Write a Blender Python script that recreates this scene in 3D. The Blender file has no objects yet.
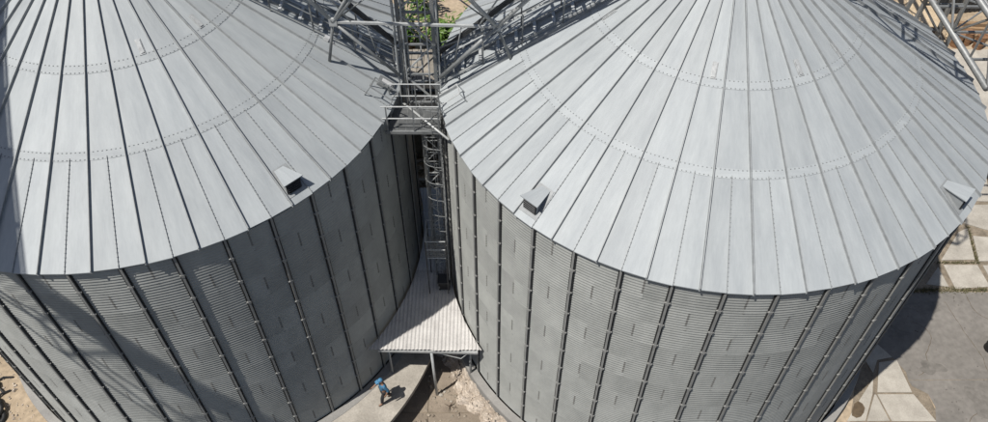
import bpy, math, random
from mathutils import Vector, Matrix, Euler
random.seed(7)
R = math.radians
C = bpy.context.scene.collection
scene = bpy.context.scene

# ------------------------------------------------------------------ camera, sky, sun, exposure
CAMZ = 29.217
cam_d = bpy.data.cameras.new('camera'); cam = bpy.data.objects.new('camera', cam_d); C.objects.link(cam)
cam_d.sensor_width = 36.0; cam_d.lens = 36.0*791.0/988.0; cam_d.clip_end = 3000; cam_d.clip_start = 0.1
cam.matrix_world = Matrix.Translation((0, 0, CAMZ)) @ Matrix.Rotation(R(90-48.884), 4, 'X') @ Matrix.Rotation(0.0027, 4, 'Z')
scene.camera = cam
SUN_EL, SUN_AZ = 62.2, -143.0          # azimuth of the sun itself, counter-clockwise from +x
world = bpy.data.worlds.new('World'); scene.world = world; world.use_nodes = True
nt = world.node_tree; bg = nt.nodes['Background']
sky = nt.nodes.new('ShaderNodeTexSky'); sky.sky_type = 'NISHITA'; sky.sun_disc = False
sky.sun_elevation = R(SUN_EL); sky.sun_rotation = R(90-SUN_AZ); sky.air_density = 1.0; sky.dust_density = 1.5
nt.links.new(sky.outputs[0], bg.inputs[0]); bg.inputs[1].default_value = 0.065
sd = bpy.data.lights.new('sun', 'SUN'); sd.energy = 5.0; sd.angle = R(0.5); sd.color = (1.0, 0.95, 0.88)
sun = bpy.data.objects.new('sun', sd); C.objects.link(sun)
svec = Vector((math.cos(R(SUN_EL))*math.cos(R(SUN_AZ)), math.cos(R(SUN_EL))*math.sin(R(SUN_AZ)), math.sin(R(SUN_EL))))
sun.rotation_euler = svec.to_track_quat('Z', 'Y').to_euler(); sun.location = svec*80
vs = scene.view_settings; vs.view_transform = 'Standard'; vs.look = 'None'; vs.exposure = 0.31; vs.gamma = 1.0; vs.use_curve_mapping = False
scene.cycles.diffuse_bounces = 3

# ------------------------------------------------------------------ constants of the place
CL = Vector((-12.083, 21.762)); CR = Vector((7.120, 21.160))
RS = 9.0; EZ = 12.0; TT = 5.554; RW = 8.92; G = -0.6
SL = TT/RS
def cone(r): return EZ + TT*(1-r/RS)
def xl(y, r=RS): return CL.x + math.sqrt(max(0, r*r-(y-CL.y)**2))
def xr(y, r=RS): return CR.x - math.sqrt(max(0, r*r-(y-CR.y)**2))

# ------------------------------------------------------------------ materials
def mat(name, col, rough=0.6, metal=0.0, var=0.12, scale=3.0, col2=None, bump=0.0, bscale=40.0, rnd=0.0, stretch=(1,1,1), coords='Object', fine=0.0, spec=0.5):
    m = bpy.data.materials.new(name); m.use_nodes = True
    col = tuple(c*.64 for c in col); col2 = tuple(c*.64 for c in col2) if col2 else None      # every colour scaled down evenly to weaken bounced light; exposure makes up for it
    n = m.node_tree.nodes; l = m.node_tree.links; b = n['Principled BSDF']
    b.inputs['Roughness'].default_value = rough; b.inputs['Metallic'].default_value = metal
    b.inputs['Specular IOR Level'].default_value = spec
    tc = n.new('ShaderNodeTexCoord'); mp = n.new('ShaderNodeMapping'); mp.inputs['Scale'].default_value = stretch
    oi = n.new('ShaderNodeObjectInfo')
    add = n.new('ShaderNodeVectorMath'); add.operation = 'ADD'
    mulr = n.new('ShaderNodeVectorMath'); mulr.operation = 'SCALE'; mulr.inputs['Scale'].default_value = 37.0
    comb = n.new('ShaderNodeCombineXYZ')
    for i in range(3): l.new(oi.outputs['Random'], comb.inputs[i])
    l.new(comb.outputs[0], mulr.inputs[0])
    l.new(tc.outputs[coords], mp.inputs[0]); l.new(mp.outputs[0], add.inputs[0]); l.new(mulr.outputs[0], add.inputs[1])
    nz = n.new('ShaderNodeTexNoise'); nz.inputs['Scale'].default_value = scale; nz.inputs['Detail'].default_value = 6.0; nz.inputs['Roughness'].default_value = 0.6
    l.new(add.outputs[0], nz.inputs['Vector'])
    ramp = n.new('ShaderNodeValToRGB'); ramp.color_ramp.elements[0].position = 0.32; ramp.color_ramp.elements[1].position = 0.68
    c2 = col2 or tuple(min(1, c*(1+var)) for c in col)
    c1 = col if col2 else tuple(c*(1-var) for c in col)
    ramp.color_ramp.elements[0].color = (*c1, 1); ramp.color_ramp.elements[1].color = (*c2, 1)
    l.new(nz.outputs['Fac'], ramp.inputs[0]); out = ramp.outputs[0]
    if fine:
        nf = n.new('ShaderNodeTexNoise'); nf.inputs['Scale'].default_value = bscale; nf.inputs['Detail'].default_value = 3.0
        l.new(add.outputs[0], nf.inputs['Vector'])
        mr = n.new('ShaderNodeMapRange'); mr.inputs[1].default_value = 0.3; mr.inputs[2].default_value = 0.7; mr.inputs[3].default_value = 1-fine; mr.inputs[4].default_value = 1+fine
        l.new(nf.outputs['Fac'], mr.inputs[0])
        mx = n.new('ShaderNodeVectorMath'); mx.operation = 'SCALE'; l.new(out, mx.inputs[0]); l.new(mr.outputs[0], mx.inputs['Scale']); out = mx.outputs[0]
    if rnd:
        mr = n.new('ShaderNodeMapRange'); mr.inputs[3].default_value = 1-rnd; mr.inputs[4].default_value = 1+rnd
        l.new(oi.outputs['Random'], mr.inputs[0])
        mx = n.new('ShaderNodeVectorMath'); mx.operation = 'SCALE'; l.new(out, mx.inputs[0]); l.new(mr.outputs[0], mx.inputs['Scale']); out = mx.outputs[0]
    l.new(out, b.inputs['Base Color'])
    if bump:
        nb = n.new('ShaderNodeTexNoise'); nb.inputs['Scale'].default_value = bscale; nb.inputs['Detail'].default_value = 5.0
        l.new(add.outputs[0], nb.inputs['Vector'])
        bp = n.new('ShaderNodeBump'); bp.inputs['Strength'].default_value = bump; bp.inputs['Distance'].default_value = 0.03
        l.new(nb.outputs['Fac'], bp.inputs['Height']); l.new(bp.outputs[0], b.inputs['Normal'])
    return m
M = {}
M['roof'] = mat('galvanised_roof_sheet', (.385,.418,.44), .60, 0, scale=1.0, col2=(.465,.50,.517), spec=.3, rnd=.06, stretch=(.30,2.6,1), fine=.035, bscale=7, bump=.02)
M['rib'] = mat('galvanised_rib', (.34,.36,.37), .6, .0, var=.15, scale=5)
M['wall'] = mat('galvanised_wall_sheet', (.395,.41,.395), .6, .0, spec=.3, scale=1.3, col2=(.50,.515,.495), rnd=.08, stretch=(1,1,.5), fine=.04, bscale=14)
M['lap'] = mat('dark_lap', (.22,.22,.21), .7, .0, var=.2, scale=6)  # darker tone for the sheet ends and lower edges
M['stiff'] = mat('stiffener_zinc', (.34,.345,.335), .6, .1, var=.12, scale=5)
M['side_strip'] = mat('black_side_strip', (.025,.026,.028), .7, 0, var=.3, scale=6)
M['bolt'] = mat('bolt_steel', (.345,.365,.375), .55, .0, var=.2, scale=20)
M['bright'] = mat('bright_zinc', (.74,.75,.76), .4, .1, var=.08, scale=10)
M['glint'] = mat('glint_zinc', (.44,.46,.47), .5, .0, var=.25, scale=9)
M['dark'] = mat('dark_opening', (.03,.032,.035), .7, 0, var=.2, scale=10)
M['steel'] = mat('structural_steel_grey', (.30,.315,.32), .5, .3, var=.18, scale=6, fine=.06)
M['pale_steel'] = mat('pale_painted_steel', (.55,.57,.57), .5, .15, var=.15, scale=6, fine=.06)
M['dark_steel'] = mat('dark_steel', (.05,.053,.057), .55, .2, var=.3, scale=6)
M['green_pipe'] = mat('dark_green_pipe', (.045,.085,.075), .5, .1, var=.3, scale=4)
M['concrete'] = mat('concrete', (.30,.28,.25), .9, 0, scale=.8, col2=(.42,.395,.35), fine=.10, bscale=22, bump=.25)
M['footing'] = mat('footing_concrete', (.26,.255,.245), .9, 0, scale=1.0, col2=(.36,.35,.33), fine=.08, bscale=18, bump=.25)
M['apron'] = mat('apron_concrete', (.32,.295,.255), .9, 0, scale=1.1, col2=(.50,.465,.41), fine=.12, bscale=16, bump=.3)
M['brown_slab'] = mat('brown_concrete', (.22,.18,.14), .9, 0, scale=1.4, col2=(.33,.275,.215), fine=.12, bscale=20, bump=.3, rnd=.1)
M['pale_slab'] = mat('pale_concrete', (.40,.37,.32), .9, 0, scale=1.6, col2=(.55,.515,.45), fine=.10, bscale=20, bump=.25, rnd=.08)
M['sand'] = mat('sandy_ground', (.36,.28,.19), .95, 0, scale=.5, col2=(.52,.42,.30), fine=.18, bscale=6, bump=.5)
M['yard'] = mat('yard_concrete', (.185,.172,.155), .9, 0, scale=.30, col2=(.275,.255,.23), fine=.14, bscale=4, bump=.2)
M['pile'] = mat('cream_rubble', (.42,.345,.27), .95, 0, scale=2.2, col2=(.70,.62,.53), fine=.2, bscale=14, bump=.8)
M['grass'] = mat('grass', (.08,.085,.03), .8, 0, scale=3, col2=(.20,.18,.09))
M['dirt'] = mat('joint_dirt', (.26,.215,.16), .95, 0, var=.3, scale=3, fine=.2, bscale=20)
M['low_bounce'] = mat('low_bounce', (.035,.035,.036), .9, 0, scale=.5, col2=(.055,.054,.053), fine=.2, bscale=12, bump=.3)
M['stain'] = mat('damp_stain', (.16,.148,.132), .88, 0, scale=1.2, col2=(.245,.228,.205), fine=.15, bscale=6)
M['mud'] = mat('brown_stain', (.12,.085,.05), .9, 0, var=.3, scale=5)
M['sheetroof'] = mat('fibre_cement_sheet', (.54,.525,.51), .85, 0, scale=1.6, col2=(.70,.685,.665), fine=.10, bscale=16, rnd=.06)
M['skylit_sheet'] = mat('pale_skylit_sheet', (.70,.70,.69), .8, 0, scale=2.0, col2=(.84,.84,.83), fine=.06, bscale=16)
M['tanroof'] = mat('tan_roof', (.48,.37,.24), .85, 0, scale=2.5, col2=(.64,.52,.36), fine=.15, bscale=12, rnd=.15)
M['greyroof'] = mat('grey_timber', (.24,.215,.18), .9, 0, scale=3, col2=(.36,.33,.28), fine=.15, bscale=14, rnd=.15)
M['rust'] = mat('rusty_steel', (.20,.09,.04), .8, .1, scale=4, col2=(.36,.20,.10), fine=.15, bscale=20)
M['wood'] = mat('timber', (.30,.19,.10), .85, 0, scale=4, col2=(.46,.31,.18), stretch=(1,8,8), rnd=.2)
M['rubble'] = mat('dark_rubble', (.18,.15,.115), .95, 0, scale=3, col2=(.44,.385,.31), rnd=.2)
M['leaf'] = mat('leaf', (.05,.13,.015), .55, 0, scale=3, col2=(.16,.27,.04))
M['bark'] = mat('bark', (.10,.07,.045), .9, 0, var=.25, scale=8)
M['black'] = mat('black_plastic', (.015,.015,.016), .5, 0, var=.3, scale=10)
M['shirt'] = mat('blue_shirt', (.05,.20,.36), .8, 0, var=.2, scale=12)
M['trouser'] = mat('dark_trousers', (.02,.02,.025), .85, 0, var=.2, scale=12)
M['skin'] = mat('skin', (.30,.17,.11), .6, 0, var=.08, scale=12)
M['cap'] = mat('blue_cap', (.06,.22,.40), .7, 0, var=.1, scale=12)
M['boot'] = mat('boot', (.03,.025,.02), .7, 0, var=.2, scale=12)

# ------------------------------------------------------------------ mesh helpers
class MB:
    def __init__(s): s.v = []; s.f = []; s.m = []
    def add(s, vs, fs, mi=0):
        o = len(s.v); s.v += [tuple(v) for v in vs]; s.f += [tuple(i+o for i in f) for f in fs]; s.m += [mi]*len(fs); return s
    def box(s, c, size, rot=None, mi=0):
        hx, hy, hz = (q/2 for q in size); c = Vector(c)
        pts = [Vector((x, y, z)) for x in (-hx, hx) for y in (-hy, hy) for z in (-hz, hz)]
        if rot is not None: pts = [rot @ p for p in pts]
        return s.add([p+c for p in pts], [(0,1,3,2),(4,6,7,5),(0,4,5,1),(2,3,7,6),(0,2,6,4),(1,5,7,3)], mi)
    def bar(s, a, b, w, h=None, mi=0, n=None):
        a = Vector(a); b = Vector(b); d = b-a; L = d.length
        q = d.to_track_quat('X', 'Z').to_matrix()
        if n: return s.tube([a, b], w/2, n, mi)
        return s.box((a+b)/2, (L, w, h or w), q, mi)
    def tube(s, pts, r, n=8, mi=0, cap=True):
        pts = [Vector(p) for p in pts]; rs = r if isinstance(r, (list, tuple)) else [r]*len(pts)
        vs = []; fs = []; up = Vector((0.13, 0.21, 1)).normalized()
        for i, p in enumerate(pts):
            d = (pts[min(i+1, len(pts)-1)]-pts[max(i-1, 0)]).normalized()
            u = d.cross(up)
            if u.length < .05: u = d.cross(Vector((1, 0, 0)))
            u.normalize(); w = d.cross(u)
            for k in range(n):
                a = 2*math.pi*k/n; vs.append(p+(u*math.cos(a)+w*math.sin(a))*rs[i])
        for i in range(len(pts)-1):
            for k in range(n): fs.append((i*n+k, i*n+(k+1) % n, (i+1)*n+(k+1) % n, (i+1)*n+k))
        if cap: fs.append(tuple(range(n-1, -1, -1))); fs.append(tuple((len(pts)-1)*n+k for k in range(n)))
        return s.add(vs, fs, mi)
    def grid(s, P, nu, nv, mi=0):
        vs = [P(i, j) for i in range(nu+1) for j in range(nv+1)]
        return s.add(vs, [(i*(nv+1)+j, (i+1)*(nv+1)+j, (i+1)*(nv+1)+j+1, i*(nv+1)+j+1) for i in range(nu) for j in range(nv)], mi)
    def prism(s, poly, z0, z1, mi=0):
        n = len(poly); vs = [(x, y, z0) for x, y in poly]+[(x, y, z1) for x, y in poly]
        return s.add(vs, [tuple(range(n-1, -1, -1)), tuple(range(n, 2*n))]+[(i, (i+1) % n, n+(i+1) % n, n+i) for i in range(n)], mi)
    def mesh(s, name, mats, smooth=False):
        me = bpy.data.meshes.new(name); me.from_pydata(s.v, [], s.f)
        for m in (mats if isinstance(mats, (list, tuple)) else [mats]): me.materials.append(M[m])
        me.polygons.foreach_set('material_index', s.m)
        if smooth: me.polygons.foreach_set('use_smooth', [True]*len(s.f))
        me.validate(); me.update(); return me
    def build(s, name, mats, parent=None, smooth=False): return link(name, s.mesh(name, mats, smooth), parent)
def link(name, me, parent=None, loc=(0,0,0), rz=0.0):
    o = bpy.data.objects.new(name, me); C.objects.link(o); o.parent = parent; o.location = loc; o.rotation_euler = (0, 0, rz); return o
def tag(o, label, cat, group=None):
    o['label'] = label; o['category'] = cat
    if group: o['group'] = group
    return o
def thing(name, label, cat, loc=(0,0,0), rz=0.0, group=None): return tag(link(name, None, None, loc, rz), label, cat, group)
def struct(o): o['kind'] = 'structure'; return o
def stuff(o): o['kind'] = 'stuff'; return o
def pol(r, a, z): return Vector((r*math.cos(a), r*math.sin(a), z))

# ------------------------------------------------------------------ ground and paving
b = MB()
PG = -1.4
X0, X1, Y0, Y1 = -6.0, .3, 12.6, 24.3
for x0, x1, y0, y1 in ((-400,X0,-400,400), (X1,400,-400,400), (X0,X1,-400,Y0), (X0,X1,Y1,400)):
    b.add([(x0,y0,G),(x1,y0,G),(x1,y1,G),(x0,y1,G)], [(0,1,2,3)])
b.add([(X0,Y0,G),(X1,Y0,G),(X1,Y1,G),(X0,Y1,G),(X0,Y0,PG-.2),(X1,Y0,PG-.2),(X1,Y1,PG-.2),(X0,Y1,PG-.2)], [(1,0,4,5),(2,1,5,6),(3,2,6,7),(0,3,7,4)])
struct(b.build('ground', 'sand'))
struct(MB().prism([(-120,-90),(120,-90),(120,8.5),(19,8.5),(14,11.2),(8,11.6),(-4,12.3),(-13,11.9),(-20,12.6),(-26,11.5),(-120,10)], G-.1, G+.02).build('unseen_dark_ground', 'low_bounce'))  # unseen dark ground, added to cut light bouncing onto the shaded walls
# concrete yard beside the right silo, with its broken edge
yard = [(60,21.05),(22,21.15),(20.2,21.2),(18.3,21.0),(16.2,19.9),(16.6,18.6),(17.32,17.48),(17.54,17.0),(17.5,16.6),(17.57,16.34),(18.11,15.97),(18.2,15.4),(17.98,14.71),(18.3,13.2),(17.6,8.4),(60,8.4)]
struct(MB().prism(yard, G-.1, G+.012).build('yard', 'yard'))
yd = bpy.data.objects['yard']
b = MB(); rr = random.Random(11)
for x0, y0, x1, y1 in ((17.4,16.6,40,16.9),(17.9,12.3,40,12.5),(24.5,8.5,24.3,21.1),(30,8.5,29.8,21.1)):
    n_ = 60
    for k in range(n_):
        p = Vector((x0+(x1-x0)*k/n_, y0+(y1-y0)*k/n_, G+.0165)); q = Vector((x0+(x1-x0)*(k+1)/n_, y0+(y1-y0)*(k+1)/n_, G+.0165))
        d = (q-p).normalized(); sd_ = Vector((-d.y, d.x, 0))*rr.uniform(.006,.016); b.add([p-sd_, q-sd_, q+sd_, p+sd_], [(0,1,2,3)])
b.build('joint', 'dirt', yd)
for x0, y0, a, n_ in ((18.6,19.5,-.5,34),(20.5,20.6,-1.2,40),(19.2,14.6,.5,30),(22.8,19.4,2.6,30)):
    b = MB(); p = Vector((x0, y0, G+.0165))
    for k in range(n_):
        a += rr.gauss(0, .28); q = p+Vector((math.cos(a), math.sin(a), 0))*rr.uniform(.06,.14); d = (q-p).normalized(); sd_ = Vector((-d.y, d.x, 0))*rr.uniform(.004,.012); b.add([p-sd_, q-sd_, q+sd_, p+sd_], [(0,1,2,3)]); p = q
    b.build('crack', 'mud', yd)
for cx_, cy_, rx_, ry_ in ((18.7,17.2,.55,.3),(20.2,15.6,.5,.7),(17.9,18.9,.4,.25),(21.3,16.6,.35,.5),(19.4,20.3,.9,.3)):
    poly = []; ph = rr.uniform(0,6)
    for k in range(22):
        t_ = 6.283*k/22; f_ = 1+.22*math.sin(3*t_+ph)+.15*math.sin(5*t_+2*ph)+rr.uniform(-.08,.08); poly.append((cx_+rx_*f_*math.cos(t_), cy_+ry_*f_*math.sin(t_)))
    MB().add([(x, y, G+.0205) for x, y in poly], [tuple(range(22))]).build('stain', 'stain', yd)
b = MB()
for _ in range(700):
    x = rr.uniform(16.5, 24); y = rr.uniform(13.5, 21.1); q = min(.06, rr.expovariate(60)+.008)
    b.box((x, y, G+.012+q*.2), (q*.7, q*.9, q*.5), Euler((0, rr.random(), rr.random()*6)).to_matrix())
o = stuff(b.build('grit', 'stain')); o['label'] = 'small dark grit scattered over the concrete yard'; o['category'] = 'grit'
MB().add([(x, y, G+.052) for x, y in [(14.88,15.5),(15.08,15.62),(15.22,15.5),(15.26,15.3),(15.15,15.1),(14.98,14.92),(14.78,14.86),(14.62,14.97),(14.7,15.2)]], [tuple(range(9))]).build('stain', 'mud', yd)
struct(MB().prism([(21.5,30.5),(60,30.5),(60,39.2),(22.5,39.2)], G-.1, G+.012).build('pavement', 'pale_slab'))
pv = struct(MB().prism([(15.0,9),(17.6,9),(18.2,14.6),(18.1,15.97),(17.5,17.6),(16.4,19.2),(13.4,12.2)], G-.1, G+.006).build('footpath', 'dirt'))
def shrink(poly, k=.04):
    cx = sum(p[0] for p in poly)/len(poly); cy = sum(p[1] for p in poly)/len(poly)
    out = []
    for x, y in poly:
        d = math.hypot(x-cx, y-cy); s = (d-k)/d; out.append((cx+(x-cx)*s, cy+(y-cy)*s))
    return out
for poly in [[(15.94,15.96),(17.5,15.97),(18.02,14.71),(16.15,14.71)], [(15.85,15.96),(15.92,15.96),(16.12,14.71),(15.13,14.7)], [(16.5,17.48),(17.34,17.6),(17.47,16.0),(15.97,16.0)],
             [(15.1,15.68),(16.05,16.7),(15.8,15.96),(15.1,14.7),(14.32,14.7)], [(16.15,14.67),(18.0,14.67),(18.0,12.4),(16.2,12.4)], [(14.3,14.66),(16.1,14.67),(16.15,12.4),(13.6,12.4)], [(15.7,18.6),(16.4,18.9),(17.2,17.7),(16.5,17.54),(16.1,16.9)]]:
    MB().prism(shrink(poly), G-.08, G+.045).build('slab', 'pale_slab', pv)
pv2 = struct(MB().prism([(19.4,21.2),(25.5,21.2),(27,31),(18,31)], G-.12, G+.004).build('pavement', 'dirt'))
for poly in [[(22.72,24.74),(23.27,25.0),(22.85,22.98),(21.2,22.95)], [(21.21,22.72),(22.87,22.72),(22.95,21.42),(21.25,21.30)], [(23.17,25.26),(24.29,24.75),(25.02,26.52),(24.01,26.51)],
             [(19.97,21.55),(20.95,22.6),(21.04,21.40)], [(22.97,22.9),(24.6,22.9),(25.0,24.3),(23.3,24.5)], [(23.05,22.7),(24.6,22.7),(24.7,21.4),(23.1,21.4)],
             [(22.5,25.0),(23.1,25.4),(23.9,26.6),(22.0,26.6),(21.2,25.6)], [(21.2,23.2),(22.5,24.8),(21.0,25.4),(19.6,24.2)], [(22.0,26.8),(25.1,26.7),(25.8,29.0),(22.3,29.0)]]:
    MB().prism(shrink(poly), G-.08, G+.05+random.uniform(-.012,.012)).build('slab', 'pale_slab', pv2)
# strips of grass in the slab joints and along the yard edge
b = MB()
def tufts(p, q, n, w):
    for _ in range(n):
        t = random.random(); x = p[0]+(q[0]-p[0])*t+random.gauss(0, w); y = p[1]+(q[1]-p[1])*t+random.gauss(0, w*.5)
        a = random.uniform(0, 6.28); hgt = random.uniform(.05, .16); d = Vector((math.cos(a), math.sin(a), 0))*.02; ln = Vector((random.gauss(0,.05), random.gauss(0,.05), hgt))
        v = Vector((x, y, G)); b.add([v-d, v+d, v+ln], [(0,1,2)])
tufts((20.9,22.83),(23.0,22.82),230,.06); tufts((18.8,21.2),(22.5,21.25),800,.16); tufts((22.9,22.9),(23.3,25.1),300,.04); tufts((22.2,21.25),(25,21.3),300,.09)
stuff(b.build('grass', 'grass')); bpy.data.objects['grass']['label'] = 'thin strips of grass in the slab joints beside the yard'; bpy.data.objects['grass']['category'] = 'grass'

# raised apron round the near side of the left silo, edge towards the passage
b = MB(); inner = []; outer = []
for k in range(41):
    a = R(-92+k*2.6); y_edge = None
    ro = 10.35+max(0, min(1, (-22-math.degrees(a))/30))*.75
    inner.append((CL.x+9.2*math.cos(a), CL.y+9.2*math.sin(a))); outer.append((CL.x+ro*math.cos(a), CL.y+ro*math.sin(a)))
n = len(inner); rec = [(CL.x+(x-CL.x)*.93, CL.y+(y-CL.y)*.93) for x, y in outer]
vs = [(x, y, -.02) for x, y in inner]+[(x, y, -.02) for x, y in outer]+[(x, y, -.24) for x, y in outer]+[(x, y, -.30) for x, y in rec]+[(x, y, -1.6) for x, y in rec]
fs = [(k*n+i, (k+1)*n+i, (k+1)*n+i+1, k*n+i+1) for k in range(4) for i in range(n-1)]
b.add(vs, fs); b.add([vs[0], vs[n], vs[2*n], vs[3*n], vs[4*n], (vs[0][0], vs[0][1], -1.6)], [(0,1,2,3,4,5)])
struct(b.build('apron', 'apron'))
# slabs of the low passage between the silos
ps = struct(MB().prism([(X0+.01,Y0+.01),(X1-.01,Y0+.01),(X1-.01,Y1-.01),(X0+.01,Y1-.01)], PG-.2, PG+.004).build('passage', 'dirt'))
for poly in [[(-4.6,15.48),(-2.77,15.48),(-2.77,18.2),(-4.6,18.2)], [(-2.73,15.48),(-.6,15.48),(-.6,18.2),(-2.73,18.2)], [(-4.8,12.8),(-2.75,12.8),(-2.75,15.44),(-4.8,15.44)], [(-2.71,12.8),(.2,12.8),(.2,15.44),(-2.71,15.44)]]:
    MB().prism(poly, PG-.1, PG+.03).build('slab', 'brown_slab', ps)
# cream rubble spilled along the foot of the right silo
b = MB(); NA, NR = 90, 22; rngp = [[random.gauss(0, .03) for _ in range(NR+1)] for _ in range(NA+1)]
wob = [random.uniform(-.12, .12) for _ in range(NA+1)]
def pp(i, j):
    a = -168+i*(68/NA); w = .70+.16*math.sin(i*.31)+.08*math.sin(i*1.3)+wob[i]*.6+max(0, (a+140)/40)*.3
    t = j/NR; r = 9.22+w*t
    z = PG+.02+1.18*(1-t)**1.15*(1+.06*math.sin(i*.9+j*.7))+rngp[i][j]*1.9*(1-t*.5)+.05*math.sin(i*.7+2*math.sin(j*.5))*(1-t)
    if j == NR: z = PG-.05
    return (CR.x+r*math.cos(R(a)), CR.y+r*math.sin(R(a)), z)
b.grid(pp, NA, NR)
o = stuff(b.build('rubble_spill', 'pile')); o['label'] = 'cream rubble and sand spilled along the foot of the silo'; o['category'] = 'rubble'

b = MB(); rr = random.Random(3)
for _ in range(520):
    i = rr.randint(8, NA-1); j = rr.randint(1, NR); p = Vector(pp(i, j)); q = rr.uniform(.012, .06)
    b.box(p+Vector((rr.uniform(-.12,.12), rr.uniform(-.12,.12), q*.2)), (q*1.4, q, q), Euler((rr.random()*3, rr.random()*3, rr.random()*6)).to_matrix())
o = stuff(b.build('stone_scatter', 'pile')); o['label'] = 'loose cream stones scattered over the rubble by the silo foot'; o['category'] = 'stones'
# ------------------------------------------------------------------ silos
ROWS = 11; RH = EZ/ROWS
def sheet_mesh():
    b = MB(); nc = 9; seg = 4; na = 8; span = R(18.0); lapw = .055/RW
    angs = [-span/2+span*i/na for i in range(na)]+[span/2-lapw, span/2]
    def P(i, j):
        z = RH*j/(nc*seg); r = RW+.0095*math.sin(2*math.pi*j/seg+.6)
        return pol(r, angs[i], z)
    b.grid(P, na+1, nc*seg)
    for j in range(nc*seg):                      # bolted lap at the sheet's end, standing a little proud
        z0 = RH*j/(nc*seg); z1 = RH*(j+1)/(nc*seg); r0 = RW+.003+.0095*math.sin(2*math.pi*j/seg+.6); r1 = RW+.003+.0095*math.sin(2*math.pi*(j+1)/seg+.6)
        b.add([pol(r0, span/2-lapw, z0), pol(r0, span/2, z0), pol(r1, span/2, z1), pol(r1, span/2-lapw, z1)], [(0,1,2,3)], 1) if .2 < j/(nc*seg) < .8 else None
    b.add([pol(RW+.0125, -span/2, 0), pol(RW+.0125, span/2, 0), pol(RW+.0125, span/2, .02), pol(RW+.0125, -span/2, .02)], [(0,1,2,3)], 1)
    return b.mesh('wall_sheet', ['wall', 'lap'], True)
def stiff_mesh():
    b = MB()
    b.box((RW+.022, 0, EZ/2-.02), (.03, .15, EZ-.06), mi=1)  # black strip behind the stiffener, showing as a dark line each side
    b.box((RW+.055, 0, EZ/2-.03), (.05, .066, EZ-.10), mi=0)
    return b.mesh('stiffener', ['stiff', 'side_strip'])
def splice_mesh():
    b = MB(); b.box((RW+.060, 0, 0), (.055, .10, .11)); b.box((RW+.05, 0, .02), (.04, .165, .035))
    return b.mesh('splice_plate', ['stiff'])
def panel_mesh(name, span, ra, rb, lift, n):
    b = MB()
    b.grid(lambda i, j: pol(rb+(ra-rb)*j/3, -R(span)/2+R(span)*i/n, cone(rb+(ra-rb)*j/3)+lift), n, 3)
    # turned-down lower edge
    b.grid(lambda i, j: pol(rb, -R(span)/2+R(span)*i/n, cone(rb)+lift-.03*(1-j)), n, 1)
    return b.mesh(name, ['roof'])
def rib_mesh(name, ra, rb, w, hgt, lift):
    b = MB()
    vs = []
    for r in (ra, rb):
        z = cone(r)+lift
        vs += [(r, -w*1.05, z-.02), (r, -w/2, z+.012), (r, -w/2, z+hgt), (r, w/2, z+hgt), (r, w/2, z+.012), (r, w*1.05, z-.02)]
    b.add(vs, [(k, k+1, 7+k, 6+k) for k in range(5)]+[(5,4,3,2,1,0),(6,7,8,9,10,11)])
    return b.mesh(name, ['rib'])
R1, R2 = .6978*RS, .4601*RS; RTOP = .7; RE = RS+.03
me_sheet, me_stiff, me_splice = sheet_mesh(), stiff_mesh(), splice_mesh()
me_low = [panel_mesh('roof_panel', 4.5, R1-.05, RE+dr, lf, 1) for dr, lf in ((0,0),(.016,.004),(-.012,.001),(.008,.003))]
me_pan = [None, panel_mesh('roof_panel', 9, R2-.05, R1+.04, .008, 2), panel_mesh('roof_panel', 9, RTOP, R2+.04, .016, 2)]
me_rib = rib_mesh('roof_rib', RTOP, RE+.035, .026, .095, .016); me_seam = rib_mesh('seam_rib', R1+.05, RE+.01, .014, .035, .004)
def bolts_ring():
    b = MB()
    for rr, lift in ((R1, .01), (R2, .018)):
        for off in (-.09, .09):
            r = rr+off; n = int(2*math.pi*r/.12)
            for k in range(n):
                a = 2*math.pi*k/n; p = pol(r, a, cone(r)+lift+.006); b.box(p, (.03, .03, .016), Matrix.Rotation(a, 3, 'Z'))
    return b.mesh('bolt_rows', ['bolt'])
def flange_mesh(rr, lift):
    b = MB(); N = 80
    b.grid(lambda i, j: pol(rr-.12+.24*j, 2*math.pi*i/N, cone(rr-.12+.24*j)+lift), N, 1); return b.mesh('ring_flange', ['roof'])
def rib_bolts():
    b = MB()
    for k in range(26):
        r = R1+.1+k*(RE-R1-.15)/25
        b.box((r, 0, cone(r)+.036), (.035, .026, .014))
    return b.mesh('seam_bolts', ['bolt'])
me_bolts = bolts_ring(); me_fl = [flange_mesh(R1, .0125), flange_mesh(R2, .0205)]; me_sb = rib_bolts()
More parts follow.
